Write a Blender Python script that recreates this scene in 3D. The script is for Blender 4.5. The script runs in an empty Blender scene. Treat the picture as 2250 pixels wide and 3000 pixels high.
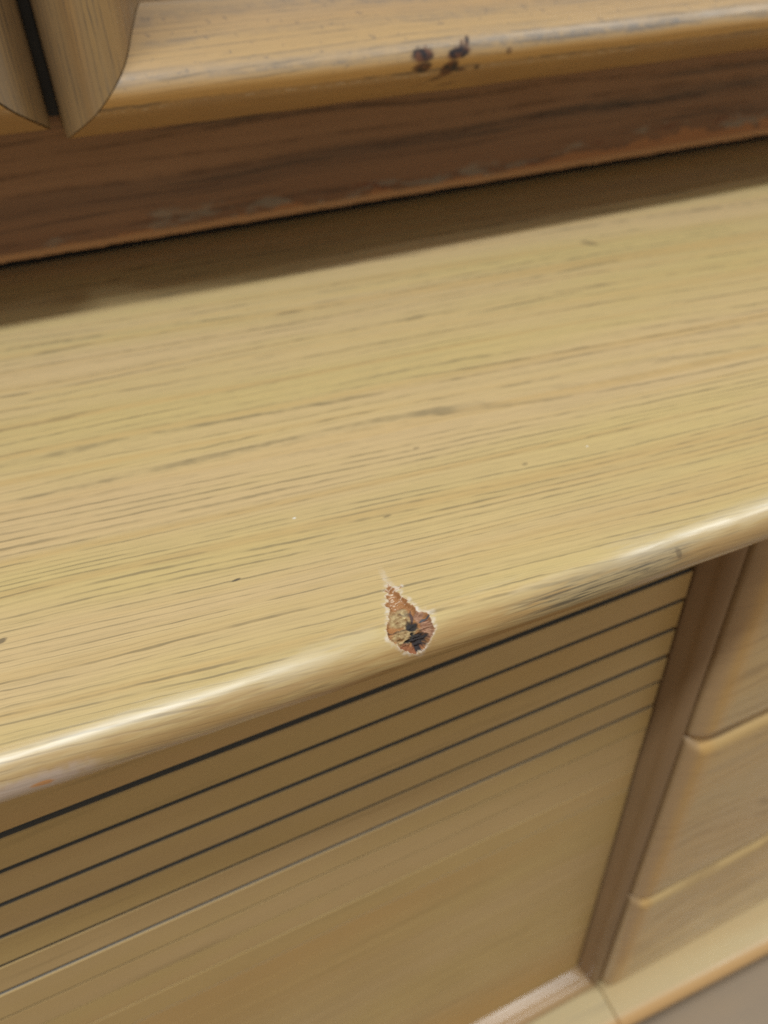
import bpy, math, random
from mathutils import Vector, Matrix, noise

random.seed(7)
sc = bpy.context.scene
COL = sc.collection
S = 0.2                     # all dimensions below are in units of 0.2 m (height of the phone above the shelf)

# ------------------------------------------------------------------ camera
cd = bpy.data.cameras.new("camera")
cam = bpy.data.objects.new("camera", cd)
COL.objects.link(cam)
sc.camera = cam
rx = (0.92408645, -0.38085822, -0.03180027)     # camera right
dn = (-0.26418316, -0.57643, -0.77326303)       # camera down
fw = (0.27617295, 0.72296298, -0.63328747)      # camera forward
m = Matrix(((rx[0], -dn[0], -fw[0], 0), (rx[1], -dn[1], -fw[1], 0), (rx[2], -dn[2], -fw[2], 0), (0, 0, 0, 1)))
m.translation = Vector((0, 0, 1.0 * S))
cam.matrix_world = m
cd.sensor_fit = 'VERTICAL'
cd.sensor_height = 36.0
cd.sensor_width = 27.0
cd.lens = 2330 / 3000 * 36
cd.clip_start = 0.005
cd.clip_end = 100
cd.dof.use_dof = True
cd.dof.focus_distance = 1.30 * S
cd.dof.aperture_fstop = 8.0

# ------------------------------------------------------------------ world and lamps
w = bpy.data.worlds.new("World")
sc.world = w
w.use_nodes = True
w.node_tree.nodes["Background"].inputs[0].default_value = (1.0, 0.93, 0.80, 1)
w.node_tree.nodes["Background"].inputs[1].default_value = 0.40


def tube(name, x0, x1, y, z, wid, power, col):
    """a ceiling tube fitting: a long, narrow area lamp facing down"""
    ld = bpy.data.lights.new(name, 'AREA')
    ld.shape = 'RECTANGLE'
    ld.size = (x1 - x0) * S
    ld.size_y = wid * S
    ld.energy = power * (x1 - x0)
    ld.color = col
    o = bpy.data.objects.new(name, ld)
    o.location = ((x0 + x1) / 2 * S, y * S, z * S)
    COL.objects.link(o)
    return o


TUBE_Y, TUBE_Z = -2.2, 13.0
tube("ledge_highlight_lamp", -10.0, 0.9, TUBE_Y, TUBE_Z, 0.9, 5.8, (0.89, 0.965, 1.0))
tube("ledge_highlight_lamp", 8.4, 19.8, TUBE_Y, TUBE_Z, 0.9, 5.4, (0.89, 0.965, 1.0))
tube("ledge_highlight_lamp", 3.4, 7.4, -4.2, TUBE_Z, 0.4, 1.7, (0.93, 0.98, 1.0))  # added lamp, placed for the highlight on the louvred door's lower ledge

sc.cycles.caustics_reflective = False
sc.cycles.sample_clamp_indirect = 1.5
sc.cycles.use_denoising = False     # keeps the fine pores; the grain left over is that of a phone picture indoors
sc.view_settings.view_transform = 'Standard'
sc.view_settings.look = 'None'
sc.view_settings.exposure = 0.0
sc.view_settings.gamma = 1.0
sc.view_settings.use_curve_mapping = False


# ------------------------------------------------------------------ material helpers
class NT:
    def __init__(self, name):
        self.m = bpy.data.materials.new(name)
        self.m.use_nodes = True
        self.t = self.m.node_tree
        self.t.nodes.clear()
        self.out = self.n('ShaderNodeOutputMaterial')
        self.b = self.n('ShaderNodeBsdfPrincipled')
        self.l(self.b.outputs[0], self.out.inputs[0])

    def n(self, typ, **kw):
        nd = self.t.nodes.new(typ)
        for k, v in kw.items():
            setattr(nd, k, v)
        return nd

    def l(self, a, b):
        self.t.links.new(a, b)

    def put(self, sock, v):
        if hasattr(v, 'is_linked') or hasattr(v, 'links'):
            self.l(v, sock)
        else:
            if isinstance(v, tuple) and len(v) == 3 and sock.type == 'RGBA':
                v = v + (1,)
            sock.default_value = v

    def math(self, op, a, b=0.0, clamp=False):
        nd = self.n('ShaderNodeMath', operation=op, use_clamp=clamp)
        self.put(nd.inputs[0], a)
        self.put(nd.inputs[1], b)
        return nd.outputs[0]

    def step(self, x, lo, hi, a=0.0, b=1.0):
        nd = self.n('ShaderNodeMapRange', interpolation_type='SMOOTHSTEP')
        self.put(nd.inputs[0], x)
        for i, v in enumerate((lo, hi, a, b)):
            self.put(nd.inputs[1 + i], v)
        return nd.outputs[0]

    def mix(self, fac, a, b, mode='MIX'):
        nd = self.n('ShaderNodeMix', data_type='RGBA', blend_type=mode)
        self.put(nd.inputs['Factor'], fac)
        self.put(nd.inputs[6], a)
        self.put(nd.inputs[7], b)
        return nd.outputs[2]

    def uv(self, name):
        nd = self.n('ShaderNodeUVMap', uv_map=name)
        sp = self.n('ShaderNodeSeparateXYZ')
        self.l(nd.outputs[0], sp.inputs[0])
        return sp.outputs[0], sp.outputs[1]

    def vec(self, x, y, z=0.0):
        nd = self.n('ShaderNodeCombineXYZ')
        for i, v in enumerate((x, y, z)):
            self.put(nd.inputs[i], v)
        return nd.outputs[0]

    def noise(self, u, v, su, sv, seed=0.0, detail=2.0, rough=0.5):
        nd = self.n('ShaderNodeTexNoise')
        self.l(self.vec(self.math('MULTIPLY', u, su), self.math('MULTIPLY', v, sv), seed), nd.inputs['Vector'])
        nd.inputs['Scale'].default_value = 1.0
        nd.inputs['Detail'].default_value = detail
        nd.inputs['Roughness'].default_value = rough
        return nd.outputs[0]

    def ellipse(self, x, y, cx, cy, a, b, ang=0.0, wob=None, soft=0.35):
        dx = self.math('SUBTRACT', x, cx)
        dy = self.math('SUBTRACT', y, cy)
        c, s = math.cos(ang), math.sin(ang)
        p = self.math('ADD', self.math('MULTIPLY', dx, c / a), self.math('MULTIPLY', dy, s / a))
        q = self.math('ADD', self.math('MULTIPLY', dx, -s / b), self.math('MULTIPLY', dy, c / b))
        d = self.math('SQRT', self.math('ADD', self.math('MULTIPLY', p, p), self.math('MULTIPLY', q, q)))
        if wob is not None:
            d = self.math('ADD', d, self.math('MULTIPLY', self.math('SUBTRACT', wob, 0.5), 0.9))
        return self.step(d, 1.0 + soft, 1.0 - soft)


def wood(name, colA, colB, colP, pore=0.8, pore_col=(0.06, 0.05, 0.035), ring=26.0, pf=95.0, pu=5.0, rough=0.36, spec=0.5,
         seed=0.0, wave=0.02, streak=0.0, streak_col=(0.05, 0.05, 0.05), streak_f=5.0, coat=0.0, extra=None, bump=0.25,
         pthr=0.56, mark=False, coat_fn=None, lines=0.0, kink=None, coat_rough=0.30):
    """veneer or solid wood: grain runs along U of the map 'grain' (in units of S)"""
    k = NT(name)
    u, v = k.uv('grain')
    w1 = k.math('MULTIPLY', k.math('SUBTRACT', k.noise(u, v, 0.7, 1.6, seed + 1, 2), 0.5), wave * 4)
    w2 = k.math('MULTIPLY', k.math('SUBTRACT', k.noise(u, v, 5.0, 9.0, seed + 2, 2), 0.5), wave * 0.45)
    vv = k.math('ADD', k.math('ADD', v, w1), w2)
    # broad colour bands
    n0 = k.noise(u, vv, 0.45, 3.2, seed + 3, 3, 0.55)
    n1 = k.noise(u, vv, 0.25, ring * 0.35, seed + 4, 2)
    c = k.mix(k.step(n0, 0.35, 0.68), colA, colB)
    c = k.mix(k.step(n1, 0.48, 0.72, 0.0, 0.75), c, colP)
    # growth rings and open pores
    n2 = k.noise(u, vv, 0.16, ring, seed + 5, 2, 0.55)
    rg = k.step(n2, 0.46, 0.60)
    rl = k.step(k.math('ABSOLUTE', k.math('SUBTRACT', n2, 0.54)), 0.05, 0.0)
    rg = k.math('MAXIMUM', k.math('MULTIPLY', rg, 0.55), rl)
    n3 = k.noise(u, vv, pu, pf, seed + 6, 2, 0.6)
    n3b = k.noise(u, vv, pu * 2.2, pf * 2.1, seed + 7, 1)
    po = k.math('MULTIPLY', k.step(n3, pthr, pthr + 0.13), k.math('MULTIPLY', rg, k.step(n3b, 0.30, 0.55, 0.35, 1.0)))
    if lines:
        vl = vv
        if kink is not None:        # wider growth rings towards the back of the board
            vl = k.math('SUBTRACT', vv, k.math('MULTIPLY', k.math('MAXIMUM', k.math('SUBTRACT', vv, kink), 0.0), 0.60))
        jit = k.math('MULTIPLY', k.math('SUBTRACT', k.noise(u, v, 16.0, 60.0, seed + 12, 2, 0.6), 0.5), 0.0062)
        ph = k.math('ADD', k.math('MULTIPLY', k.math('ADD', vl, jit), lines),
                    k.math('MULTIPLY', k.noise(u, vv, 0.22, 2.2, seed + 15, 3, 0.6), lines * 0.16))
        res = []
        for mul, wd, amt in ((1.0, 0.19, 1.0), (2.3, 0.24, 0.30)):
            p2 = k.math('MULTIPLY', ph, mul)
            idn = k.math('FLOOR', p2)
            wn = k.n('ShaderNodeTexWhiteNoise', noise_dimensions='1D')
            k.l(idn, wn.inputs['W'])
            fr_ = k.math('ABSOLUTE', k.math('SUBTRACT', k.math('SUBTRACT', p2, idn), 0.5))
            wdt = k.math('ADD', wd * 0.55, k.math('MULTIPLY', wn.outputs[0], wd * 0.75))
            ln = k.step(k.math('DIVIDE', fr_, wdt), 1.0, 0.25)
            d1 = k.noise(u, k.math('MULTIPLY', idn, 7.31), 4.6 * mul, 1.0, seed + 16, 3, 0.7)
            d2 = k.noise(u, k.math('MULTIPLY', idn, 3.77), 0.6, 1.0, seed + 17, 2, 0.6)
            a_ = k.math('MULTIPLY', k.step(d1, 0.37, 0.62, 0.18, 1.0), k.step(k.math('ADD', d2, k.math('MULTIPLY', wn.outputs[0], 0.35)), 0.38, 0.72, 0.40, 1.0))
            res.append(k.math('MULTIPLY', k.math('MULTIPLY', ln, a_), amt))
        po = k.math('MAXIMUM', k.math('MULTIPLY', po, 0.25), k.math('MAXIMUM', res[0], res[1]))
    soft = k.math('MULTIPLY', rg, k.step(n3, 0.40, 0.75, 0.10, 0.42 if not lines else 0.22))
    c = k.mix(k.math('MULTIPLY', soft, pore), c, tuple(x * 0.55 + y * 0.45 for x, y in zip(colA, pore_col)))
    c = k.mix(k.math('MULTIPLY', po, pore), c, pore_col)
    # fine fibres
    n4 = k.noise(u, v, 14.0, 330.0, seed + 8, 1)
    c = k.mix(k.step(n4, 0.3, 0.7, 0.0, 0.10), c, tuple(x * 0.55 for x in colA))
    n5 = k.noise(u, v, 3.0, 3.0, seed + 9, 4, 0.6)
    c = k.mix(k.step(n5, 0.35, 0.7, 0.0, 0.16), c, tuple(x * 0.72 for x in colB))
    if streak:
        n6 = k.noise(u, vv, 0.55, streak_f, seed + 10, 3, 0.6)
        n7 = k.noise(u, vv, 7.0, streak_f * 9, seed + 11, 2, 0.7)
        st = k.math('MULTIPLY', k.step(n6, 0.52, 0.68), k.step(n7, 0.30, 0.62, 0.25, 1.0))
        c = k.mix(k.math('MULTIPLY', st, streak), c, streak_col)
    r = k.math('ADD', k.step(n5, 0.3, 0.7, rough - 0.05, rough + 0.06), k.math('MULTIPLY', po, 0.2))
    h = k.math('ADD', k.math('MULTIPLY', po, -1.0), k.math('MULTIPLY', n4, 0.25))
    if extra:
        c, r = extra(k, c, r)
    if coat_fn:
        k.b.inputs['Coat IOR'].default_value = 1.75
        k.put(k.b.inputs['Coat Weight'], coat_fn(k))
    if mark:
        at = k.n('ShaderNodeAttribute', attribute_name='mark')
        c = k.mix(at.outputs['Alpha'], c, at.outputs['Color'])
        r = k.math('ADD', r, k.math('MULTIPLY', at.outputs['Alpha'], 0.25))
    k.put(k.b.inputs['Base Color'], c)
    k.put(k.b.inputs['Roughness'], r)
    k.b.inputs['Specular IOR Level'].default_value = spec
    if not coat_fn:
        k.b.inputs['Coat Weight'].default_value = coat
    k.b.inputs['Coat Roughness'].default_value = coat_rough
    bp = k.n('ShaderNodeBump')
    bp.inputs['Strength'].default_value = bump
    bp.inputs['Distance'].default_value = 0.0012 * S
    k.l(h, bp.inputs['Height'])
    k.l(bp.outputs[0], k.b.inputs['Normal'])
    return k.m


def shelf_extra(k, c, r):
    x, s = k.uv('surf')
    wob = k.noise(x, s, 60, 60, 3.3, 3)
    fib = k.noise(x, s, 9.0, 210.0, 8.1, 2, 0.6)
    # small marks that sit on the board
    dark = [(1.5883, 1.2927, .018, .030, .5, .40), (1.17, .99, .17, .005, -.03, .50), (.1185, .208, .009, .0028, .15, .85),
            (.5362, 1.2311, .040, .007, -.05, .50), (.437, .262, .009, .003, .1, .5), (.77, .30, .007, .005, .2, .4),
            (-.285, .224, .010, .006, .3, .7), (.585, .452, .008, .005, .2, .35)]
    for cx, cy, a, b, ang, f in dark:
        c = k.mix(k.math('MULTIPLY', k.ellipse(x, s, cx, cy, a, b, ang, wob), f), c, (0.085, 0.07, 0.055))
    for cx, cy, a, b in [(.2672, .3329, .0036, .0018), (.925, .30, .0025, .0016)]:
        c = k.mix(k.math('MULTIPLY', k.ellipse(x, s, cx, cy, a, b, 0.1, None), 0.85), c, (0.86, 0.86, 0.84))
    # nose: lacquer rubbed away in lines, greyed grain on the right part
    onn = k.step(s, -0.012, -0.050)
    ln = k.step(fib, 0.50, 0.68)
    part = k.math('MULTIPLY', k.step(x, 0.48, 0.66), k.step(x, 1.02, 0.86))
    band = k.math('MULTIPLY', k.step(s, -0.030, -0.048), k.step(s, -0.088, -0.070))
    c = k.mix(k.math('MULTIPLY', k.math('MULTIPLY', onn, ln), 0.5), c, (0.14, 0.105, 0.06))
    blot = k.noise(x, s, 5.0, 40.0, 5.5, 3, 0.6)
    edge = k.math('MULTIPLY', k.step(s, 0.03, -0.015), k.step(s, -0.055, -0.035))
    c = k.mix(k.math('MULTIPLY', edge, k.step(blot, 0.5, 0.62, 0.0, 0.22)), c, (0.62, 0.53, 0.38))
    c = k.mix(k.math('MULTIPLY', k.math('MULTIPLY', onn, k.step(blot, 0.60, 0.40, 0.5, 1.0)), 0.85), c, (0.40, 0.235, 0.085))
    scf = k.math('MULTIPLY', k.math('MULTIPLY', k.step(s, -0.014, -0.034), k.step(blot, 0.40, 0.56)), part)
    c = k.mix(k.math('MULTIPLY', scf, 0.40), c, (0.30, 0.25, 0.16))
    fib2 = k.noise(x, s, 7.0, 260.0, 18.1, 3, 0.65)
    c = k.mix(k.math('MULTIPLY', k.math('MULTIPLY', k.step(fib2, 0.46, 0.60), band), k.math('MULTIPLY', part, 0.80)), c, (0.075, 0.06, 0.04))
    c = k.mix(k.math('MULTIPLY', k.ellipse(x, s, -.262, -.078, .085, .018, 0.0, wob, .5), 0.6), c, (0.55, 0.45, 0.42))
    c = k.mix(k.math('MULTIPLY', k.ellipse(x, s, -.2498, -.081, .017, .0055, 0.0, wob), 0.9), c, (0.55, 0.23, 0.05))
    c = k.mix(k.math('MULTIPLY', k.ellipse(x, s, .905, -.052, .006, .012, 0.3, wob), 0.6), c, (0.12, 0.08, 0.04))
    r = k.math('ADD', r, k.math('MULTIPLY', edge, k.step(blot, 0.45, 0.62, -0.02, 0.14)))
    dull = k.math('MULTIPLY', k.step(x, 0.12, 0.32), k.step(x, 0.84, 0.70))
    r = k.math('ADD', r, k.math('MULTIPLY', k.math('MULTIPLY', k.step(s, 0.03, -0.01), 1.0), k.math('SUBTRACT', k.math('MULTIPLY', dull, 0.36), -0.04)))
    return c, r


def shelf_coat(k):
    x, s = k.uv('surf')
    dull = k.math('MULTIPLY', k.step(x, 0.12, 0.30), k.step(x, 0.86, 0.72))
    blot = k.noise(x, s, 7.0, 60.0, 15.5, 3, 0.6)
    on = k.math('MULTIPLY', k.step(s, 0.02, -0.012), k.step(blot, 0.3, 0.5, 0.35, 1.0))
    return k.math('MULTIPLY', on, k.math('SUBTRACT', 1.0, k.math('MULTIPLY', dull, 0.97)))


def plinth_extra(k, c, r):
    x, z = k.uv('surf')
    n = k.noise(x, z, 5.0, 12.0, 2.2, 4, 0.65)
    n2 = k.noise(x, z, 2.3, 6.0, 9.2, 3, 0.6)
    hgt = k.math('ADD', k.math('MULTIPLY', k.math('SUBTRACT', n, 0.5), 0.16), k.math('MULTIPLY', k.math('SUBTRACT', n2, 0.5), 0.12))
    zz = k.math('ADD', z, hgt)
    zz = k.math('SUBTRACT', zz, k.step(x, 0.6, 2.9, 0.0, 0.035))
    bare = k.step(zz, 0.056, 0.048)
    flake = k.math('MULTIPLY', k.step(zz, 0.100, 0.080), k.step(zz, 0.046, 0.054))
    red = k.math('MULTIPLY', k.step(zz, 0.092, 0.080), k.step(k.noise(x, z, 2.1, 7.0, 16.0, 3, 0.6), 0.50, 0.56))
    c = k.mix(k.math('MULTIPLY', red, 0.8), c, (0.24, 0.075, 0.03))
    fl2 = k.step(k.noise(x, z, 4.4, 14.0, 6.1, 4, 0.65), 0.50, 0.56)
    c = k.mix(k.math('MULTIPLY', flake, k.math('MULTIPLY', fl2, 0.46)), c, (0.46, 0.42, 0.33))
    c = k.mix(k.math('MULTIPLY', bare, 0.92), c, (0.60, 0.27, 0.11))
    low = k.step(z, 0.064, 0.050)
    c = k.mix(k.math('MULTIPLY', low, 0.9), c, (0.80, 0.44, 0.20))
    return c, r


def rail_extra(k, c, r):
    x, wv = k.uv('surf')
    a = k.noise(x, wv, 1.3, 9.0, 21.0, 4, 0.65)
    b = k.noise(x, wv, 26.0, 60.0, 22.0, 3, 0.7)
    e = k.noise(x, wv, 4.0, 3.0, 23.0, 4, 0.65)
    wj = k.math('ADD', wv, k.math('MULTIPLY', k.math('SUBTRACT', a, 0.5), 0.06))
    # greyed streaks where the finish is rubbed
    for c0, hw, f in ((.134, .019, .82), (.190, .010, .55), (.232, .020, .60), (.150, .005, .35)):
        g = k.step(k.math('ABSOLUTE', k.math('SUBTRACT', wj, c0)), hw, hw * 0.2)
        g = k.math('MULTIPLY', g, k.step(a, 0.36, 0.58, 0.25, 1.0))
        g = k.math('MULTIPLY', g, k.step(b, 0.34, 0.60, 0.30, 1.0))
        c = k.mix(k.math('MULTIPLY', g, f), c, (0.17, 0.155, 0.145))
    sp = k.math('MULTIPLY', k.step(k.noise(x, wv, 40.0, 80.0, 24.0, 2, 0.6), 0.62, 0.70), k.step(wv, 0.07, 0.09))
    c = k.mix(k.math('MULTIPLY', sp, 0.45), c, (0.16, 0.13, 0.11))
    # golden band above the arris, darker brown with an uneven edge below it
    gb = k.math('MULTIPLY', k.step(wj, 0.122, 0.104), 0.6)
    c = k.mix(gb, c, (0.50, 0.27, 0.075))
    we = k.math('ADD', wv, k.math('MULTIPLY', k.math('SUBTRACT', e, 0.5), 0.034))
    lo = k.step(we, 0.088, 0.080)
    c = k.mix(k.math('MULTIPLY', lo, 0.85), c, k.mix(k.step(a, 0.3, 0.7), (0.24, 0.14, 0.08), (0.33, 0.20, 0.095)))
    ln = k.step(k.math('ABSOLUTE', k.math('SUBTRACT', we, 0.086)), 0.006, 0.001)
    c = k.mix(k.math('MULTIPLY', ln, k.step(e, 0.45, 0.58, 0.0, 0.75)), c, (0.10, 0.07, 0.06))
    ln2 = k.step(k.math('ABSOLUTE', k.math('SUBTRACT', we, 0.076)), 0.003, 0.0005)
    c = k.mix(k.math('MULTIPLY', ln2, k.step(b, 0.50, 0.60, 0.0, 0.5)), c, (0.55, 0.45, 0.38))
    return c, r


def drawer_extra(k, c, r):
    t, z = k.uv('surf')
    n = k.noise(t, z, 8.0, 3.0, 31.0, 3, 0.6)
    e = k.step(k.math('ADD', t, k.math('MULTIPLY', k.math('SUBTRACT', n, 0.5), 0.05)), 0.105, 0.055)
    c = k.mix(k.math('MULTIPLY', e, 0.55), c, (0.55, 0.31, 0.095))
    l = k.step(t, 0.045, 0.015)
    c = k.mix(k.math('MULTIPLY', l, 0.55), c, (0.36, 0.25, 0.16))
    return c, r


def base_extra(k, c, r):
    x, q = k.uv('surf')
    c = k.mix(k.step(q, -0.01, 0.03, 0.0, 0.75), c, (0.56, 0.31, 0.12))
    return c, r


M_shelf = wood('shelf_oak', (0.602, 0.455, 0.199), (0.63, 0.453, 0.238), (0.578, 0.388, 0.162), pore=0.68, pore_col=(0.16, 0.125, 0.07),
               ring=62, pf=170, pu=8.0, rough=0.36, seed=0.0, pthr=0.45, wave=0.010, extra=shelf_extra, mark=True, coat_fn=shelf_coat, coat_rough=0.37, lines=60.0, kink=1.42)
M_frame = wood('frame_wood', (0.51, 0.335, 0.160), (0.46, 0.312, 0.178), (0.51, 0.30, 0.125), pore=0.5, pore_col=(0.10, 0.085, 0.07), lines=40.0, streak=0.55, streak_col=(0.20, 0.175, 0.145), streak_f=9.0, ring=9,
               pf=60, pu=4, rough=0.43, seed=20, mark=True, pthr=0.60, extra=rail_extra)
M_stile = wood('stile_wood', (0.36, 0.228, 0.098), (0.28, 0.19, 0.108), (0.35, 0.19, 0.068), lines=58.0, pore=0.75, pore_col=(0.055, 0.052, 0.05), ring=18,
               pf=62, pu=7, rough=0.45, seed=30, streak=0.5, streak_col=(0.13, 0.12, 0.11), streak_f=14.0, mark=True, pthr=0.55)
M_plinth = wood('plinth_veneer', (0.34, 0.172, 0.088), (0.42, 0.22, 0.118), (0.20, 0.108, 0.068), pore=0.45, pore_col=(0.08, 0.05, 0.038), lines=20.0, ring=22,
                pf=22, pu=1.2, rough=0.45, seed=40, streak=0.92, streak_col=(0.050, 0.034, 0.029), streak_f=20.0, extra=plinth_extra, pthr=0.6)
M_slat = wood('slat_wood', (0.555, 0.387, 0.150), (0.58, 0.40, 0.185), (0.54, 0.325, 0.11), pore=0.25, ring=5, pf=30, pu=1.2, rough=0.38, seed=50)
M_case = wood('case_frame_wood', (0.40, 0.25, 0.12), (0.42, 0.26, 0.115), (0.40, 0.22, 0.08), pore=0.35, ring=9, pf=30, pu=1.5, rough=0.30, seed=60, bump=0.0, coat=0.8, coat_rough=0.2)
M_post = wood('post_wood', (0.26, 0.162, 0.082), (0.29, 0.175, 0.088), (0.23, 0.132, 0.062), pore=0.35, ring=9, pf=30, pu=1.5, rough=0.45, seed=65)
M_drawer = wood('drawer_veneer', (0.57, 0.40, 0.180), (0.59, 0.38, 0.145), (0.50, 0.325, 0.14), pore=0.5, pore_col=(0.25, 0.155, 0.075), lines=13.0, streak=0.75, streak_col=(0.36, 0.235, 0.105), streak_f=7.0, ring=5, pf=9, pu=1.0, rough=0.28, seed=70, wave=0.14, extra=drawer_extra, coat=0.6)
M_base = wood('base_board_wood', (0.56, 0.435, 0.235), (0.55, 0.41, 0.21), (0.52, 0.36, 0.17), pore=0.2, ring=9, pf=24, pu=1.2, rough=0.36, seed=80, extra=base_extra)
M_dark = wood('carcass_gap_shade', (0.012, 0.009, 0.007), (0.011, 0.008, 0.006), (0.010, 0.007, 0.005), pore=0.3, ring=9, pf=24, rough=0.7, seed=90)  # near-black: the shade of the door and plinth gaps is in this colour
M_groove = wood('groove_grey', (0.19, 0.19, 0.185), (0.22, 0.215, 0.205), (0.17, 0.165, 0.16), pore=0.2, ring=9, pf=24, rough=0.30, seed=95)
M_floor = wood('floor_laminate', (0.36, 0.262, 0.175), (0.26, 0.195, 0.135), (0.39, 0.275, 0.17), pore=0.45, pore_col=(0.2, 0.17, 0.15), ring=7, pf=24, pu=1.0,
               rough=0.42, seed=100)


# ------------------------------------------------------------------ mesh helpers
def obj(name, verts, faces, mat, parent=None, grain=None, surf=None, mark=None, smooth=True, origin=(0, 0, 0)):
    """verts in units of S; grain / surf: one (u, v) per vertex; mark: one rgba per vertex"""
    o0 = Vector(origin)
    me = bpy.data.meshes.new(name)
    me.from_pydata([tuple((Vector(p) - o0) * S) for p in verts], [], faces)
    for nm, data in (('grain', grain), ('surf', surf)):
        if data is None:
            continue
        lay = me.uv_layers.new(name=nm)
        li = [0] * len(me.loops)
        me.loops.foreach_get('vertex_index', li)
        flat = []
        for i in li:
            flat.extend(data[i])
        lay.data.foreach_set('uv', flat)
    if mark is not None:
        a = me.attributes.new('mark', 'FLOAT_COLOR', 'POINT')
        flat = []
        for q in mark:
            flat.extend(q)
        a.data.foreach_set('color', flat)
    me.materials.append(mat)
    if smooth:
        me.polygons.foreach_set('use_smooth', [True] * len(me.polygons))
    me.update()
    ob = bpy.data.objects.new(name, me)
    COL.objects.link(ob)
    ob.location = o0 * S
    if parent:
        ob.parent = parent
        ob.matrix_parent_inverse = parent.matrix_world.inverted()
    return ob


def thing(name, loc, label, cat, group=None):
    e = bpy.data.objects.new(name, None)
    e.empty_display_size = 0.05
    e.location = Vector(loc) * S
    COL.objects.link(e)
    bpy.context.view_layer.update()
    e['label'] = label
    e['category'] = cat
    if group:
        e['group'] = group
    return e


def grid_faces(nx, ny, close_y=False, flip=False):
    f = []
    for i in range(nx - 1):
        for j in range(ny if close_y else ny - 1):
            j2 = (j + 1) % ny
            q = (i * ny + j, i * ny + j2, (i + 1) * ny + j2, (i + 1) * ny + j)
            f.append(q[::-1] if flip else q)
    return f


def box(x0, x1, y0, y1, z0, z1, bev=0.0):
    """bevelled box: vertices and faces"""
    v, f = [], []
    b = bev
    if b <= 0:
        v = [(x, y, z) for x in (x0, x1) for y in (y0, y1) for z in (z0, z1)]
        f = [(0, 1, 3, 2), (4, 6, 7, 5), (0, 4, 5, 1), (2, 3, 7, 6), (0, 2, 6, 4), (1, 5, 7, 3)]
        return v, f
    xs, ys, zs = (x0, x1), (y0, y1), (z0, z1)
    idx = {}
    for i in (0, 1):
        for j in (0, 1):
            for k in (0, 1):
                sx, sy, sz = (1, -1)[i], (1, -1)[j], (1, -1)[k]
                idx[i, j, k, 'x'] = len(v); v.append((xs[i], ys[j] + sy * b, zs[k] + sz * b))
                idx[i, j, k, 'y'] = len(v); v.append((xs[i] + sx * b, ys[j], zs[k] + sz * b))
                idx[i, j, k, 'z'] = len(v); v.append((xs[i] + sx * b, ys[j] + sy * b, zs[k]))
    quads = []
    for i in (0, 1):
        quads.append([idx[i, j, k, 'x'] for j, k in ((0, 0), (1, 0), (1, 1), (0, 1))])
        quads.append([idx[j, i, k, 'y'] for j, k in ((0, 0), (1, 0), (1, 1), (0, 1))])
        quads.append([idx[j, k, i, 'z'] for j, k in ((0, 0), (1, 0), (1, 1), (0, 1))])
    for a in (0, 1):
        for c in (0, 1):
            quads.append([idx[0, a, c, 'y'], idx[1, a, c, 'y'], idx[1, a, c, 'z'], idx[0, a, c, 'z']])
            quads.append([idx[a, 0, c, 'x'], idx[a, 1, c, 'x'], idx[a, 1, c, 'z'], idx[a, 0, c, 'z']])
            quads.append([idx[a, c, 0, 'x'], idx[a, c, 1, 'x'], idx[a, c, 1, 'y'], idx[a, c, 0, 'y']])
    tris = [[idx[i, j, k, 'x'], idx[i, j, k, 'y'], idx[i, j, k, 'z']] for i in (0, 1) for j in (0, 1) for k in (0, 1)]
    ctr = Vector(((x0 + x1) / 2, (y0 + y1) / 2, (z0 + z1) / 2))
    for q in quads + tris:
        p = [Vector(v[t]) for t in q]
        n = (p[1] - p[0]).cross(p[2] - p[0])
        mid = sum(p, Vector()) / len(p)
        f.append(tuple(q) if n.dot(mid - ctr) > 0 else tuple(q[::-1]))
    return v, f


def join(*parts):
    V, F = [], []
    for v, f in parts:
        o = len(V)
        V += v
        F += [tuple(i + o for i in q) for q in f]
    return V, F


TH = math.radians(2.044)            # the sideboard's front is not quite parallel to the hutch
TX = Vector((math.cos(TH), math.sin(TH), 0))
NR = Vector((-math.sin(TH), math.cos(TH), 0))


def fr(t, d, z):
    """sideboard front coordinates: t along the front, d away from the camera"""
    p = TX * t + NR * d
    return (p.x, p.y, z)


def lin(a, b, n):
    return [a + (b - a) * i / (n - 1) for i in range(n)]


def fbm(x, y, z=0.0, o=3):
    return noise.fractal(Vector((x, y, z)), 1.0, 2.0, o)


def sdf(poly, x, y):
    """signed distance to a polygon, negative inside"""
    d = 1e9
    inside = False
    n = len(poly)
    for i in range(n):
        ax, ay = poly[i]
        bx, by = poly[(i + 1) % n]
        ex, ey = bx - ax, by - ay
        px, py = x - ax, y - ay
        L = ex * ex + ey * ey
        t = max(0.0, min(1.0, (px * ex + py * ey) / L)) if L else 0
        d = min(d, math.hypot(px - ex * t, py - ey * t))
        if (ay > y) != (by > y) and x < (bx - ax) * (y - ay) / (by - ay) + ax:
            inside = not inside
    return -d if inside else d


def sstep(x, a, b):
    t = max(0.0, min(1.0, (x - a) / (b - a)))
    return t * t * (3 - 2 * t)


def lerp3(a, b, t):
    return tuple(p + (q - p) * t for p, q in zip(a, b))


# ------------------------------------------------------------------ floor
v, f = box(-60, 60, -60, 60, -4.2, -3.95)
floor = obj('floor', v, f, M_floor, grain=[(p[0], p[1]) for p in v], smooth=False)
floor['kind'] = 'structure'

# ------------------------------------------------------------------ sideboard
side = thing('sideboard', (0.5, 2.4, -3.95), 'light oak sideboard with a chipped round-nosed top board over a louvred door and stacked drawers', 'sideboard')

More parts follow.
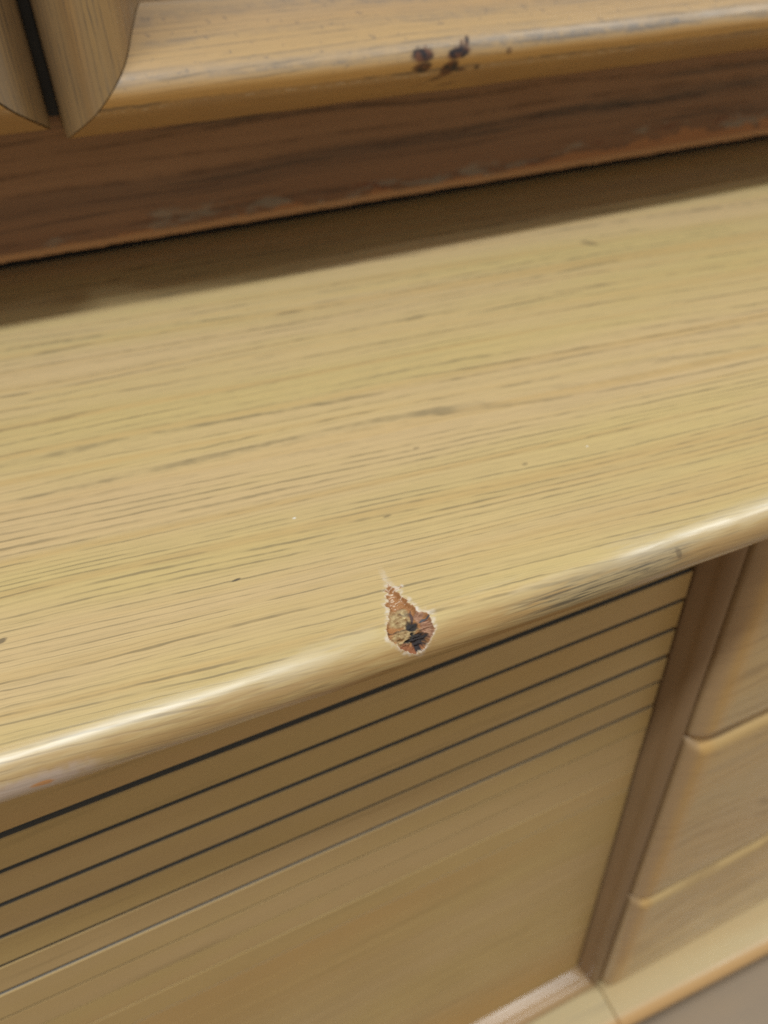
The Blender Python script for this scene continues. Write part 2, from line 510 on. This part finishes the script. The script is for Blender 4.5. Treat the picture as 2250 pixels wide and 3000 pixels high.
# --- top board: swept profile, s = arc length from the start of the nose (positive towards the back)
YC, RN = 0.865, 0.05
POLY = [(.365, .0881), (.367, .0786), (.3701, .0718), (.3841, .071), (.376, .0661), (.3692, .0641), (.3752, .0572), (.3734, .0489),
        (.3816, .0353), (.3792, .0298), (.384, .0195), (.385, .0062), (.3881, 0), (.3966, -.0044), (.4026, -.0115), (.4019, -.0211),
        (.4011, -.0289), (.4007, -.0397), (.394, -.0464), (.386, -.0561), (.374, -.0663), (.3702, -.0701), (.3553, -.0695),
        (.344, -.0602), (.3338, -.0498), (.3272, -.0411), (.3193, -.0311), (.3193, -.0222), (.321, -.0109), (.3288, -.0016),
        (.3375, .0164), (.3429, .0266), (.3427, .0316), (.3406, .0406), (.3489, .0466), (.3497, .0612), (.3565, .0648), (.3523, .0717),
        (.3574, .0728)]


def chip(x, s):
    """colour, mask and relief of the chipped spot"""
    if not (0.29 < x < 0.43 and -0.085 < s < 0.145):
        return (0.7, 0.62, 0.5, 0.0), 0.0
    jx = 0.0024 * fbm(x * 90, s * 90, 1.0)
    js = 0.0022 * fbm(x * 90, s * 90, 5.0)
    fi = 0.0022 * fbm(x * 40, s * 420, 9.0, 2)
    d = sdf(POLY, x + jx + fi, s + js)
    n1 = fbm(x * 120, s * 160, 3.0)
    n2 = fbm(x * 45, s * 75, 7.0)
    n3 = fbm(x * 60, s * 500, 11.0, 2)
    # pale tail above the chip
    tail = 0.0
    if 0.06 < s < 0.14:
        cx = 0.3665 + (s - 0.075) * 0.01
        tail = 0.38 * sstep(abs(x - cx - 0.004 * n2), 0.013 * (1 - (s - 0.06) / 0.10) + 0.002, 0.002) * sstep(s, 0.14, 0.10)
        tail *= 0.55 + 0.9 * max(0, n1 + 0.2)
    if d > 0:
        wdt = 0.0095 + 0.007 * n2 + (0.004 if x > 0.375 and -0.02 < s < 0.03 else 0)
        rim = sstep(d, max(0.0012, wdt), 0.0004) * (0.42 + 0.75 * n1 + 0.35 * n2)
        a = max(0.0, min(0.92, max(rim, tail)))
        return (0.70, 0.61, 0.52, a), 0.0
    col = lerp3((0.32, 0.13, 0.04), (0.42, 0.20, 0.075), 0.5 + 0.5 * n3)
    # cream wood fibres laid bare in the middle
    def blob(cx, cy, a, b, k=0.35, ang=0.0):
        ca, sa = math.cos(ang), math.sin(ang)
        dx, dy = x - cx, s - cy
        p, q = (dx * ca + dy * sa) / a, (-dx * sa + dy * ca) / b
        return sstep(math.hypot(p, q) + k * n1 + 0.25 * n2, 1.2, 0.75)
    cr = max(blob(.352, .003, .021, .021), blob(.350, -.031, .025, .014), blob(.362, -.024, .014, .014), blob(.346, -.046, .014, .007), blob(.363, .012, .008, .012))
    col = lerp3(col, lerp3((0.27, 0.17, 0.075), (0.52, 0.41, 0.21), 0.5 + 1.1 * n1 + 0.4 * n3), cr * 0.85)
    pr = max(blob(.391, -.031, .012, .020), blob(.384, -.005, .008, .014))
    col = lerp3(col, lerp3((0.20, 0.085, 0.055), (0.46, 0.27, 0.18), 0.5 + 1.1 * n3), pr * 0.8)
    rd = max(blob(.3600, -.064, .017, .007), blob(.342, -.053, .012, .007))
    col = lerp3(col, (0.24, 0.075, 0.035), rd * 0.75)
    # white flecks of lacquer across the upper part
    if s > 0.03 and n3 > 0.34:
        col = lerp3(col, (0.80, 0.66, 0.50), 0.8)
    # cracks
    ck = sstep(abs(s + 0.021 + (x - 0.345) * 0.10 + 0.003 * n2), 0.0026, 0.0006) * (1 if 0.322 < x < 0.366 else 0)
    col = lerp3(col, (0.10, 0.05, 0.03), ck * 0.8)
    bl = max(blob(.367, -.019, .0115, .0110, .25), blob(.3695, -.049, .0155, .0165, .35), blob(.366, -.064, .006, .009, .3),
             blob(.354, -.0455, .010, .004, .3), blob(.3623, -.034, .004, .004, .3))
    st = max(blob(.3725, -.001, .003, .014, .3, -0.2), blob(.366, .008, .011, .004, .5, -.5) * 0.5)
    sl = blob(.392, -.0135, .0115, .0028, .25, .2)
    col = lerp3(col, (0.045, 0.035, 0.05), st * 0.85)
    col = lerp3(col, (0.055, 0.075, 0.10), sl * 0.92)
    col = lerp3(col, (0.012, 0.014, 0.022), bl * 0.97)
    dep = 0.0075 * sstep(-d, 0.0, 0.005) + 0.0045 * n1 * sstep(-d, 0.001, 0.006) + 0.006 * bl - 0.002 * cr
    return col + (0.97,), max(0.0, dep)


xs = lin(-3.3, -0.6, 10) + lin(-0.55, 0.285, 24) + lin(0.2985, 0.424, 112) + lin(0.44, 2.0, 40) + lin(2.1, 4.3, 10)
ss = [3.3, 2.9, 2.5] + lin(2.2, 0.2, 24) + lin(0.15, -0.0845, 196) + lin(-0.088, -0.157, 16) + [-0.20, -0.4, -1.2, -3.3]
verts, gr, sf, mk = [], [], [], []
ca, sa = math.cos(math.radians(-4.78)), math.sin(math.radians(-4.78))
for x in xs:
    bow = 0.008 * min(4.0, ((x - 0.42) / 0.75) ** 2)
    for s in ss:
        if s >= 0:
            y, z, n = YC + s, 0.0, Vector((0, 0, 1))
        elif s > -0.1571:
            ph = -s / RN
            y, z = YC - RN * math.sin(ph), -RN + RN * math.cos(ph)
            n = Vector((0, -math.sin(ph), math.cos(ph)))
        else:
            y, z, n = YC + (-s - 0.157), -2 * RN, Vector((0, 0, -1))
        (r, g, b, a), dep = chip(x, s)
        y += bow * sstep(s, 0.5, 0.0)
        # slight unevenness of a worn nose
        wob = 0.0012 * fbm(x * 5, s * 12, 2.0) * sstep(s, 0.05, -0.02)
        p = Vector((x, y, z)) - n * (dep - wob)
        verts.append(tuple(p))
        gx, gy = x * ca + (s + YC) * sa, -x * sa + (s + YC) * ca
        gr.append((gx, gy))
        sf.append((x, s))
        mk.append((r, g, b, a))
top = obj('top_board', verts, grid_faces(len(xs), len(ss)), M_shelf, side, gr, sf, mk)

# --- carcass: back, sides, bottom, dark inner faces
v, f = join(box(-3.2, -3.1, 1.12, 4.0, -3.95, -0.103), box(4.1, 4.2, 1.15, 4.0, -3.95, -0.103), box(-3.1, 4.1, 3.9, 4.0, -3.95, -0.103),
            box(1.262, 1.36, 1.14, 3.9, -2.85, -0.103), box(-3.1, 4.1, 1.25, 3.9, -2.85, -2.8))
obj('carcass', v, f, M_dark, side, [(p[0] + p[2], p[1] + p[2]) for p in v], smooth=False)

# --- base boards, joined where the door meets the drawers
ZB, YB = -2.90, 0.852


def base_board(x0, x1):
    pr = [(2.0, ZB)]
    pr += [(YB + 0.5 * (1 - i / 6), ZB) for i in range(7)]
    for i in range(1, 17):
        a = math.pi * i / 16
        pr.append((YB - 0.05 * math.sin(a), ZB - 0.05 + 0.05 * math.cos(a)))
    pr += [(2.0, ZB - 0.1)]
    V, G, Q = [], [], []
    n = len(pr)
    xx = [x0, x0 + 0.004] + lin(x0 + 0.02, x1 - 0.02, 24) + [x1 - 0.004, x1]
    for i, x in enumerate(xx):
        inset = 0.004 if i in (0, len(xx) - 1) else 0.0
        L = 0
        for j, (y, z) in enumerate(pr):
            if j:
                L += math.hypot(y - pr[j - 1][0], z - pr[j - 1][1])
            zz = z - inset if z > ZB - 0.05 else z + inset
            V.append((x, y + (inset if y < YB else 0), zz))
            G.append((x, L + x0 * 3))
            Q.append((x, max(-0.3, YB - y) if z > ZB - 0.06 else 0.05))
    F = grid_faces(len(xx), n, True)
    F += [tuple(range(n))[::-1], tuple((len(xx) - 1) * n + j for j in range(n))]
    return V, F, G, Q


for x0, x1 in ((-3.2, 1.3005), (1.3045, 4.2)):
    V, F, G, Q = base_board(x0, x1)
    obj('base_board', V, F, M_base, side, G, Q)

# --- louvred door
DF, DI, WB = 0.93, 1.018, 0.0506        # outer front, inner depth and width of the bevelled frame
T0, T1, Z0, Z1 = -3.0, 1.328, -2.882, -0.13
v, f = box(T0 + 0.03, T1 - 0.03, DI + 0.055, DI + 0.09, Z0 + 0.03, Z1 - 0.03)
door = obj('louvred_door', [fr(*p) for p in v], f, M_groove, side, [(p[0], p[2]) for p in v], smooth=False)


def frame_piece(kind):
    """bevelled quarter-round frame member, mitred at 45 degrees"""
    pr = [(0.0, DI + 0.07), (0.0, DF + 0.012), (0.004, DF + 0.003), (0.010, DF)]
    for i in range(1, 9):
        a = math.pi / 2 * i / 8
        pr.append((0.010 + 0.0272 * math.sin(a), DF + 0.044 * (1 - math.cos(a))))
    pr += [(0.0385, DF + 0.050), (0.0434, DF + 0.0640), (0.0440, DF + 0.0658), (0.0500, DI - 0.0020), (WB, DI)]
    pr += [(WB, DI + 0.07)]
    V, G = [], []
    n = len(pr)
    N = 12
    for i in range(N):
        q = i / (N - 1)
        L = 0
        for j, (ww, d) in enumerate(pr):
            if j:
                L += math.hypot(ww - pr[j - 1][0], d - pr[j - 1][1])
            gap = 0.0012
            if kind in ('bottom', 'top'):
                a, b = T0 + ww + gap, T1 - ww - gap
                t = a + (b - a) * q
                z = Z0 + ww if kind == 'bottom' else Z1 - ww
                G.append((t, L))
            else:
                a, b = Z0 + ww + gap, Z1 - ww - gap
                z = a + (b - a) * q
                t = T1 - ww if kind == 'right' else T0 + ww
                G.append((z, L))
            V.append(fr(t, d, z))
    flip = kind in ('top', 'left')
    if kind in ('left', 'right'):
        flip = not flip
        flip = kind == 'right'
    F = grid_faces(N, n, True, flip)
    o = len(V)                                  # end caps get vertices of their own, so they do not bend the shading
    V += V[:n] + V[(N - 1) * n:N * n]
    G += G[:n] + G[(N - 1) * n:N * n]
    e0, e1 = tuple(o + j for j in range(n)), tuple(o + n + j for j in range(n))
    F += [e0 if flip else e0[::-1], e1[::-1] if flip else e1]
    return V, F, G


for kind, nm in (('bottom', 'rail'), ('top', 'rail'), ('right', 'stile'), ('left', 'stile')):
    V, F, G = frame_piece(kind)
    obj(nm, V, F, M_case if nm == 'rail' else M_post, door, G)

# slats: one mesh per slat (own grain), gaps between them are real
PITCH = 0.1106
GAPS = [0.019, 0.0165, 0.0155, 0.0145, 0.013, 0.009, 0.0065, 0.005, 0.0035, 0.002, 0.0012, 0.0008]


def gap_at(i):
    """width of the groove above slat i: the slats sit ever tighter towards the bottom"""
    return GAPS[max(0, min(i, len(GAPS) - 1))]


zt = -0.393
k = -2
while True:
    hi = zt - PITCH * k - gap_at(k) / 2
    lo = zt - PITCH * (k + 1) + gap_at(k + 1) / 2
    if k == -2:
        hi = min(hi, Z1 - WB - 0.004)
    if lo < Z0 + WB:
        lo = Z0 + WB + 0.002
        if hi - lo < 0.02:
            break
    low = k >= 9                    # the lowest slats sit flush and tight
    jit = random.uniform(-0.0025, 0.0025) * (1.0 if k < 6 else 0.4 if not low else 0.0)
    v, f = box(T0 + WB + 0.011, T1 - WB - 0.011, DI + jit, DI + 0.05, lo, hi, 0.0025 if k < 6 else 0.0014 if not low else 0.0005)
    gx, gy = (random.uniform(0, 20), random.uniform(0, 20)) if not low else (3.0, 7.0)
    if hi > lo:
        sl = obj('slat', [fr(*p) for p in v], f, M_slat, door, [(p[0] + gx, p[2] + p[1] + gy) for p in v], smooth=False)
        sl.data.materials.append(M_groove)           # grey on the edges inside the grooves
        for pg in sl.data.polygons:
            if abs(pg.normal.z) > 0.9:
                pg.material_index = 1
    k += 1
    if lo <= Z0 + WB + 0.0021:
        break

# --- drawers with rounded front edges
def drawer(t0, t1, z0, z1, sd):
    Q = []
    R, DFR, DBK = 0.062, 0.892, 1.06
    nt, nz = [], []
    K = 9
    arc = [(R * (1 - math.sin(math.pi / 2 * (1 - i / K))), R * (1 - math.cos(math.pi / 2 * (1 - i / K)))) for i in range(K + 1)]
    # arc: offset from the edge (0..R), depth behind the front (R..0)
    edge_t = [(t0 + R - R * math.sin(math.pi / 2 * (1 - i / K)), math.pi / 2 * (1 - i / K)) for i in range(K + 1)]
    edge_t += [(t, 0.0) for t in lin(t0 + R, t1 - R, 16)[1:-1]]
    edge_t += [(t1 - R + R * math.sin(math.pi / 2 * i / K), math.pi / 2 * i / K) for i in range(K + 1)]
    edge_z = [(z0 + R - R * math.sin(math.pi / 2 * (1 - i / K)), math.pi / 2 * (1 - i / K)) for i in range(K + 1)]
    edge_z += [(z, 0.0) for z in lin(z0 + R, z1 - R, 8)[1:-1]]
    edge_z += [(z1 - R + R * math.sin(math.pi / 2 * i / K), math.pi / 2 * i / K) for i in range(K + 1)]
    V, G = [], []
    for t, a in edge_t:
        for z, b in edge_z:
            da, db = R * (1 - math.cos(a)), R * (1 - math.cos(b))
            d = DFR + max(da, db) if min(da, db) < 1e-9 else DFR + min(R, math.hypot(da, db))
            V.append(fr(t, d, z))
            G.append((t * 1.0 + sd, z * 1.0 + d + sd * 3))
            Q.append((t - t0, z))
    n1, n2 = len(edge_t), len(edge_z)
    F = grid_faces(n1, n2, False, True)
    # sides back to the carcass
    ring = [i * n2 for i in range(n1)] + [(n1 - 1) * n2 + j for j in range(1, n2)] + [i * n2 + n2 - 1 for i in range(n1 - 2, -1, -1)] + [j for j in range(n2 - 2, 0, -1)]
    pts = [(t, z) for t, _ in edge_t for z, _ in edge_z]
    o = len(V)
    for r in ring:
        V.append(fr(pts[r][0], DBK, pts[r][1]))
        G.append((G[r][0], G[r][1] + 0.1))
        Q.append(Q[r])
    m_ = len(ring)
    for i in range(m_):
        j = (i + 1) % m_
        F.append((ring[i], ring[j], o + j, o + i)[::-1])
    F.append(tuple(o + i for i in range(m_)))
    return V, F, G, Q


for i, (z0, z1) in enumerate(((-1.054, -0.13), (-2.070, -1.064), (-2.886, -2.080))):
    V, F, G, Q = drawer(1.347, 4.05, z0, z1, 7.0 * i)
    obj('drawer', V, F, M_drawer, side, G, Q)

# ------------------------------------------------------------------ hutch standing on the sideboard
hutch = thing('hutch_cabinet', (0.05, 3.2, 0), 'upper cabinet with mitred round moulded door frames on a worn dark brown plinth', 'cabinet')

# carcass of the hutch: hollow box, open front, standing on hidden bearers
v, f = join(box(-3.2, 4.2, 2.52, 4.0, 0.525, 0.60), box(-3.2, -3.1, 2.52, 4.0, 0.602, 5.6), box(4.1, 4.2, 2.52, 4.0, 0.602, 5.6), box(-3.0, 4.1, 2.83, 2.9, 0.002, 0.029), box(0.036, 0.062, 2.335, 2.519, 0.53, 5.5), box(-3.1, 4.1, 3.9, 4.0, 0.60, 5.5),  # also two added strips: one blackens the plinth gap, one blocks door-gap light
            box(-3.2, 4.2, 2.52, 4.0, 5.602, 5.7), box(-0.03, 0.13, 2.522, 2.62, 0.603, 5.6), box(-3.1, -2.9, 2.9, 3.8, 0.002, 0.519), box(3.9, 4.1, 2.9, 3.8, 0.002, 0.519))
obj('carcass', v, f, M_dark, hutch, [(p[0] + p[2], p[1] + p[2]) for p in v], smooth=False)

# plinth: recessed board with a broken lower edge
xs = lin(-3.0, -0.6, 12) + lin(-0.5, 3.2, 380) + lin(3.25, 4.1, 5)
zs = [0.52, 0.4, 0.3, 0.2, 0.12, 0.09, 0.06, 0.056, 0.048, 0.042, 0.038, 0.035, 0.034]
V, G, Q = [], [], []
for x in xs:
    for z in zs:
        t = sstep(z, 0.05, 0.017)
        worn = 0.5 + 0.5 * fbm(x * 6, 4.0, 1.0)
        y = 2.79 + 0.005 * t * t * (0.5 + worn) + 0.0015 * t * fbm(x * 40, z * 90, 2.0)
        zz = z + (0.006 * fbm(x * 9, 2.0) + 0.004 * fbm(x * 35, 8.0)) * t
        V.append((x, y, zz))
        G.append((x + 0.4 * z, z * 1.0))
        Q.append((x, z))
    V.append((x, 3.6, 0.030)); G.append((x, -0.1)); Q.append((x, 0.3))
    V.append((x, 3.6, 0.52)); G.append((x, 0.7)); Q.append((x, 0.5))
n = len(zs) + 2
F = grid_faces(len(xs), n, True)
F += [tuple(range(n))[::-1], tuple((len(xs) - 1) * n + j for j in range(n))]
obj('plinth', V, F, M_plinth, hutch, G, Q)

# door frames
PROF = [(0.0, 0.235), (0.0, 0.06), (0.001, 0.034), (0.006, 0.016), (0.022, -0.015), (0.042, -0.052), (0.060, -0.083), (0.066, -0.092), (0.074, -0.1005), (0.092, -0.112),
        (0.110, -0.117), (0.127, -0.114), (0.143, -0.104), (0.158, -0.087), (0.172, -0.061), (0.185, -0.027), (0.197, 0.010), (0.210, 0.052), (0.225, 0.095),
        (0.240, 0.138), (0.252, 0.162), (0.258, 0.172), (0.258, 0.235)]


def cat(p, i):
    i0, i1, i2, i3 = (max(0, min(len(p) - 1, i + k)) for k in (-1, 0, 1, 2))
    res = []
    for q in (0.0, 0.2, 0.4, 0.6, 0.8):
        r = []
        for c in (0, 1):
            a, b, cc, d = p[i0][c], p[i1][c], p[i2][c], p[i3][c]
            r.append(0.5 * (2 * b + (cc - a) * q + (2 * a - 5 * b + 4 * cc - d) * q * q + (3 * b - a - 3 * cc + d) * q ** 3))
        res.append(tuple(r))
    return res


PROF_S = [PROF[0]] + [q for i in range(1, len(PROF) - 2) for q in cat(PROF, i)] + PROF[-2:]


def stain(x, w):
    """two dark purple burn-like marks and a few specks on the lower rail"""
    if not (0.92 < x < 1.3):
        return (0.05, 0.03, 0.04, 0.0)
    a = 0.0
    n1 = max(-0.5, min(0.5, fbm(x * 60, w * 60, 14.3)))
    n2 = max(-0.5, min(0.5, fbm(x * 150, w * 40, 16.1)))
    for cx, cy, ra, rb, ang, f in STAINS:
        c_, s_ = math.cos(ang), math.sin(ang)
        dx, dy = x - cx, w - cy
        p, q = (dx * c_ + dy * s_) / ra, (-dx * s_ + dy * c_) / rb
        a = max(a, f * sstep(math.hypot(p, q) + 0.10 * n1 + 0.14 * n2, 1.45, 0.85))
    col = lerp3((0.026, 0.013, 0.016), (0.13, 0.045, 0.022), 0.3 + 1.3 * n1)
    return tuple(max(0, c) for c in col) + (a,)


STAINS = [(.979, .122, .027, .014, 0, .97), (.979, .094, .024, .011, 0, .92), (.968, .133, .005, .008, 0, .6), (.990, .133, .005, .009, 0, .6),
          (1.083, .118, .030, .012, .15, .97), (1.110, .140, .006, .012, -.5, .85), (1.094, .136, .005, .010, -.4, .75), (1.060, .083, .024, .016, .5, .93),
          (1.088, .077, .022, .005, -.1, .8), (1.038, .058, .020, .006, .3, .7), (1.145, .077, .007, .005, 0, .75), (1.234, .110, .008, .007, .2, .6),
          (1.09, .030, .022, .004, .2, .5), (1.000, .040, .018, .003, .2, .4)]


def door_piece(kind, X0, X1, ZL, ZH, Y, fine=False, gap=0.0014):
    V, G, MK, Q = [], [], [], []
    n = len(PROF_S)
    if kind in ('bottom', 'top'):
        qs = lin(0, 1, 40)
        if fine:
            a, b = (0.78 - X0) / (X1 - X0), (1.24 - X0) / (X1 - X0)
            qs = lin(0, a, 16)[:-1] + lin(a, b, 150) + lin(b, 1, 40)[1:]
    else:
        qs = lin(0, 1, 40)
    for q in qs:
        L = 0
        for j, (ww, d) in enumerate(PROF_S):
            if j:
                L += math.hypot(ww - PROF_S[j - 1][0], d - PROF_S[j - 1][1])
            if kind in ('bottom', 'top'):
                a, b = X0 + ww + gap, X1 - ww - gap
                x = a + (b - a) * q
                z = ZL + ww if kind == 'bottom' else ZH - ww
                z += 0.0015 * fbm(x * 4, ww * 9, 3.0)
                G.append((x, L + Y * 7 + (3 if kind == 'top' else 0)))
                MK.append(stain(x, ww) if fine else (0, 0, 0, 0))
            else:
                a, b = ZL + ww + gap, ZH - ww - gap
                z = a + (b - a) * q
                x = X0 + ww if kind == 'left' else X1 - ww
                G.append((z, L + Y * 9 + (5 if kind == 'left' else 0)))
                MK.append((0, 0, 0, 0))
            V.append((x, Y + d, z))
            Q.append((x + Y * 3, ww) if kind in ('bottom', 'top') else (z, ww))
    N = len(qs)
    flip = kind in ('top', 'right')
    F = grid_faces(N, n, True, flip)
    o = len(V)
    for A in (V, G, MK, Q):
        A += A[:n] + A[(N - 1) * n:N * n]
    e0, e1 = tuple(o + j for j in range(n)), tuple(o + n + j for j in range(n))
    F += [e0 if flip else e0[::-1], e1[::-1] if flip else e1]
    return V, F, G, MK, Q


def hutch_door(X0, X1, ZL, ZH, Y, fine, crack):
    v, f = box(X0 + 0.24, X1 - 0.24, Y + 0.19, Y + 0.23, ZL + 0.24, ZH - 0.24)
    d = obj('door', v, f, M_frame, hutch, [(p[0], p[2] + 3 + Y) for p in v], [(p[0], 0.235) for p in v], mark=[(0, 0, 0, 0)] * len(v), smooth=False)
    for kind, nm in (('bottom', 'rail'), ('top', 'rail'), ('left', 'stile'), ('right', 'stile')):
        V, F, G, MK, Q = door_piece(kind, X0, X1, ZL, ZH, Y, fine and kind == 'bottom', crack)
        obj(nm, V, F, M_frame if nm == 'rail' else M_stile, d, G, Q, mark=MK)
    return d


hutch_door(0.064, 3.55, 0.483, 5.5, 2.258, True, 0.0019)
hutch_door(-3.1, 0.0345, 0.507, 5.5, 2.272, False, 0.0030)
